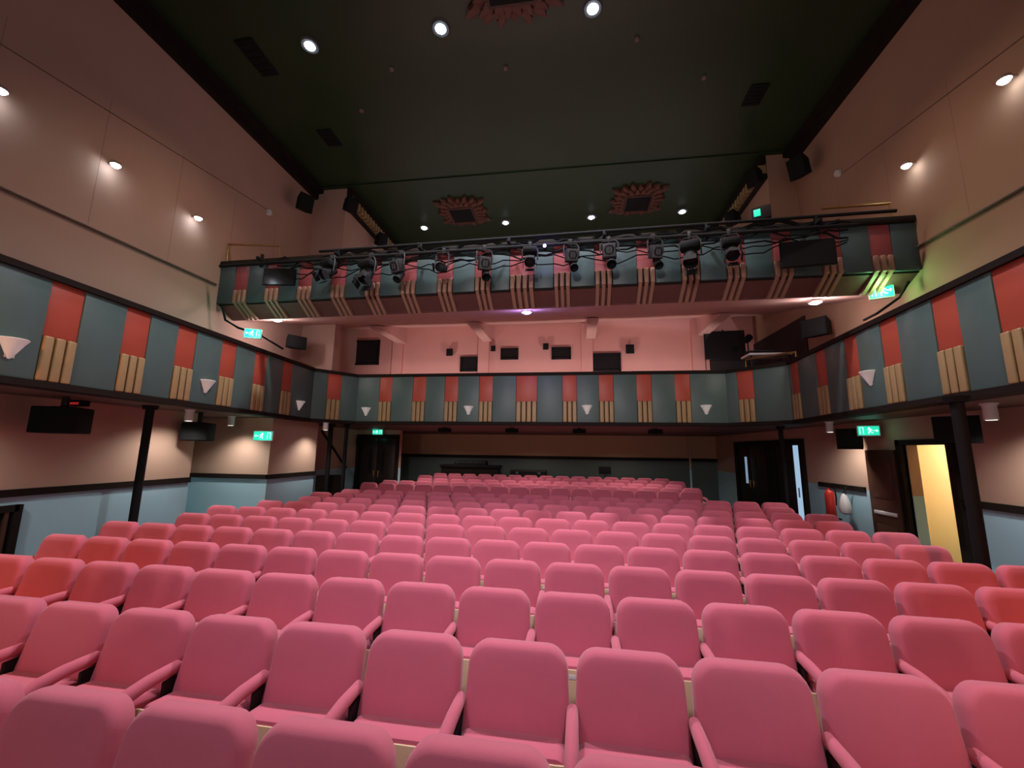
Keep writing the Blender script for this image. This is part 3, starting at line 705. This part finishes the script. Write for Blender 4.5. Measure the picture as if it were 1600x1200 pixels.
# grille low on the left wall
t = thing('radiator_grille', 'dark slatted grille low on the left wall at the photo edge', 'radiator', (XL, 4.0, .12))
b = MB()
for y in (3.5, 4.42): b.bb((XL, y-.04, .12), (XL+.07, y+.04, 1.14))
for z in (.16, 1.10): b.bb((XL, 3.5, z-.04), (XL+.07, 4.42, z+.04))
b.build('frame', M['ledge'], t)
MB().bb((XL, 3.5, .12), (XL+.03, 4.42, 1.12)).build('backing', M['black'], t)
b = MB()
for k in range(8): b.bb((XL+.03, 3.60+k*.1, .2), (XL+.06, 3.64+k*.1, 1.06))
b.build('slats', M['doorb'], t)

# ------------------------------------------------------------------ small things
def rail(pts, lab, posts):
    t = thing('handrail', lab, 'handrail', pts[0])
    MB().tube(pts, .020, 8).build('rail', M['brass'], t)
    for p, z in posts: MB().tube([(p[0], p[1], p[2]), (p[0], p[1], z)], .016, 8).build('upright', M['brass'], t)
def gp(px, py, Y=6.85): return at_y(px, py, Y)
zt = H(3.66)
a, c = gp(357, 382, 6.95), gp(438, 384, 6.95); rail([a, c, (c.x+.03, c.y, zt)], 'brass handrail above the left end of the gallery front', [((a.x+.02, a.y, zt), a.z)])
a, c = gp(1282, 326, 6.72), gp(1392, 318, 6.72); rail([(a.x-.02, a.y, zt), a, c], 'brass handrail above the right end of the gallery front', [((c.x-.02, c.y, zt), c.z)])
ct = H(1.84)
a = at_y(447, 560, 8.3); c = at_y(490, 574, 9.2); rail([(a.x, a.y, ct), a, ((a.x+c.x)/2, (a.y+c.y)/2, a.z+.01), c, (c.x, c.y, ct)], 'brass handrail at the left corner of the circle', [])
a = at_y(1243, 550, 8.6); c = at_y(1165, 562, 9.5); rail([(a.x, a.y, ct), a, c, (c.x, c.y, ct)], 'brass handrail at the right corner of the circle', [])
# extinguisher
p = at_x(1298, 790, 4.9)
t = thing('fire_extinguisher', 'red fire extinguisher standing by the right wall doors', 'fire extinguisher', (p.x, p.y, p.z-.25))
MB().lathe([(.075, -.22), (.08, -.2), (.08, .2), (.06, .27), (.025, .3), (.025, .33)], Matrix.Translation((0, 0, .25)), 18).build('cylinder', M['extred'], t, False)
MB().box((0, -.02, .61), (.03, .12, .03), None, .006).box((0, -.03, .64), (.02, .14, .012), None, .004).build('lever', M['black'], t, False)
MB().tube([(.02, 0, .6), (.10, 0, .56), (.11, 0, .4), (.095, 0, .25)], .012, 8).build('hose', M['black'], t, False)
sh = p.z-.25
MB().box((0, 0, .015), (.26, .16, .03), None, .004).box((0, 0, -sh/2), (.05, .05, sh), None, 0).box((0, 0, -sh+.01), (.2, .2, .02)).build('stand', M['steel'], t, False)
p = at_x(1320, 785, 5.1)
t = thing('white_bag', 'white bag hanging on the right wall beside the extinguisher', 'bag', p)
MB().lathe([(.02, .16), (.06, .12), (.10, .02), (.13, -.1), (.11, -.19), (.02, -.22)], Matrix.Scale(.7, 4, (1, 0, 0)), 14).build('sack', M['whiteplain'], t, False)
MB().tube([(0, -.03, .14), (.05, 0, .28), (.19, 0, .3), (.05, .02, .28), (0, .03, .14)], .008, 6).build('strap', M['black'], t, False)
# pipe at back
p = at_y(1077, 700, 15.9)
o = MB().tube([(p.x, 15.88, .12), (p.x, 15.88, H(.6))], .04, 10).build('wall_pipe', M['walllow']); tag(o, 'thin vertical pipe on the back wall at right', 'pipe')
# desk and equipment at back
a, c = at_y(690, 727, 15.2), at_y(782, 735, 15.2)
t = thing('counter', 'dark counter behind the last row of seats', 'counter', ((a.x+c.x)/2, 15.2, .12))
MB().bb((a.x, 14.95, a.z-.05), (c.x, 15.55, a.z+.03), .01).build('counter_top', M['black'], t)
MB().bb((a.x+.05, 15.0, .12), (c.x-.05, 15.5, a.z-.05)).build('body', M['ledge'], t)
t = thing('mixing_desk', 'black sloping mixing desk on the dark counter at the back', 'control desk', ((a.x+c.x)/2, 15.2, a.z+.03))
MB().rings([[Vector((x, y, z)) for y, z in ((-.2, 0), (.2, 0), (.2, .16), (-.2, .05))] for x in (-.6, .6)]).build('body', M['black'], t, False, smooth=False)
b = MB()
for k in range(14): b.box((-.52+k*.08, 0, .112), (.03, .22, .02), Matrix.Rotation(R(15), 4, 'X'))
b.build('faders', M['grey'], t, False)
a = at_y(826, 737, 15.3)
t = thing('equipment_case', 'low black equipment case right of the counter at the back', 'case', (a.x, 15.3, .12))
MB().box((0, 0, (a.z-.12)/2), (1.3, .5, a.z-.12), None, .02).build('body', M['black'], t, False)
MB().box((0, 0, a.z-.10), (1.33, .53, .06), None, .02).build('lid', M['steel'], t, False)
for sx in (-.4, .4): MB().box((sx, -.262, a.z-.16), (.1, .02, .08), None, .004).build('latch', M['grey'], t, False)
a = at_y(945, 738, 15.3)
t = thing('music_stand', 'small black stand behind the last row, right of centre', 'stand', (a.x, 15.3, .12))
MB().tube([(0, 0, .02), (0, 0, a.z-.12)], .016, 8).build('pole', M['steel'], t, False)
for k in range(3):
    q = k*2.094; MB().tube([(0, 0, .3), (.25*math.cos(q), .25*math.sin(q), .01)], .012, 6).build('leg', M['steel'], t, False)
MB().box((0, -.02, a.z-.05), (.42, .03, .26), Matrix.Translation((0, 0, 0)), .01).build('desk', M['black'], t, False)
# stair at left back
t = thing('stair_rail', 'black sloping stair balustrade beside the far left posts', 'stair rail', (-6.5, 10.6, 0))
MB().tube([(-6.55, 10.2, H(.45)), (-6.05, 10.7, H(-.55))], .03, 8).build('rail', M['black'], t)
MB().rings([[Vector((x, y, z)) for x, y in ((-6.59, 10.2), (-6.09, 10.7), (-6.05, 10.68), (-6.55, 10.18))] for z in (0, H(-.72))]).build('panel', M['ledge'], t, smooth=False)
# hanging cables
o = MB().tube([at_y(347, 478, 6.85), at_y(352, 500, 6.8), at_y(372, 512, 6.85), at_y(410, 525, 7.2), at_y(442, 545, 8.2)], .022, 6).build('cable', M['black']); tag(o, 'thick black cable looping below the left end of the gallery', 'cable')
o = MB().tube([at_y(1420, 440, 6.7), at_y(1405, 465, 6.68), at_y(1370, 490, 7.0), at_y(1350, 500, 7.4)], .02, 6).build('cable', M['black']); tag(o, 'black cable hanging below the right end of the gallery', 'cable')
p = at_y(1190, 338, 7.0)
t = thing('effects_projector', 'black box lamp with green light on the right of the gallery', 'stage light', p, R(-25))
MB().box((0, 0, 0), (.28, .3, .24), None, .02).build('housing', M['black'], t, False)
MB().box((-.06, -.155, 0), (.10, .02, .12), None, .004).build('lens', M['green'], t, False)
MB().tube([(0, .0, -.1), (0, .02, -.45)], .02, 8).build('stand', M['steel'], t, False)

# ------------------------------------------------------------------ lighting
w = bpy.data.worlds.new('world'); S.world = w; w.use_nodes = True
w.node_tree.nodes['Background'].inputs[0].default_value = (1, .87, .86, 1); w.node_tree.nodes['Background'].inputs[1].default_value = .32
# stage-side spots behind the camera
for x, y, z, e, col, tgt, sz in ((-2.0, -1.6, 5.4, 460, (.95, .82, 1), (-1.2, 5.6, .8), 58), (.8, -1.6, 5.4, 460, (.95, .82, 1), (.0, 5.4, .8), 58),
                                 (-4.8, -1.4, 4.6, 520, (1, .30, .06), (-6.3, 4.0, .9), 56), (3.6, -1.4, 4.6, 600, (1, .27, .04), (5.2, 3.8, .9), 56),
                                 (-4.2, -1.2, 4.2, 150, (1, .30, .08), (-3.6, 2.2, .8), 46), (3.2, -1.2, 4.2, 190, (1, .27, .05), (2.9, 2.0, .8), 46)):
    o = lamp('SPOT', 'stage_spot', (x, y, z), e, col, spot_size=R(sz), spot_blend=.9, shadow_soft_size=.25); aim(o, tgt)
# balcony fronts
o = lamp('SPOT', 'front_wash', (-1, -2, 4.2), 680, (1, .88, .84), spot_size=R(62), spot_blend=.7, shadow_soft_size=.3); aim(o, (-1, 9.6, 3.5))
o = lamp('SPOT', 'front_wash', (-1, -1, 5.4), 70, (1, .88, .88), spot_size=R(95), spot_blend=.7, shadow_soft_size=.3); aim(o, (-1, 6.8, 5.0))
# added spots standing in for seat bounce onto the gallery underside
for x in (-3.5, 1.6):
    o = lamp('SPOT', 'bounce_fill', (x, -.9, 1.15), 185, (1, .72, .66), spot_size=R(70), spot_blend=.8, shadow_soft_size=.3); aim(o, (x, 7.6, 4.6))
# pink light on circle wall
for x in (-4.6, -1.9, .5, 3.0):
    o = lamp('SPOT', 'circle_wash', (x, 10.8, H(1.1)), 98, (1, .80, .77), spot_size=R(115), spot_blend=.6, shadow_soft_size=.15); aim(o, (x, 12.3, H(2.3)))
# downlights under the rear circle
for x in (-4.2, -1.2, 1.8):
    lamp('SPOT', 'rear_downlight', (x, 12.0, H(.5)), 85, (1, .86, .82), spot_size=R(130), spot_blend=.6, shadow_soft_size=.1)
    lamp('SPOT', 'rear_downlight', (x, 14.2, H(.5)), 40, (1, .82, .70), spot_size=R(150), spot_blend=.6, shadow_soft_size=.1)
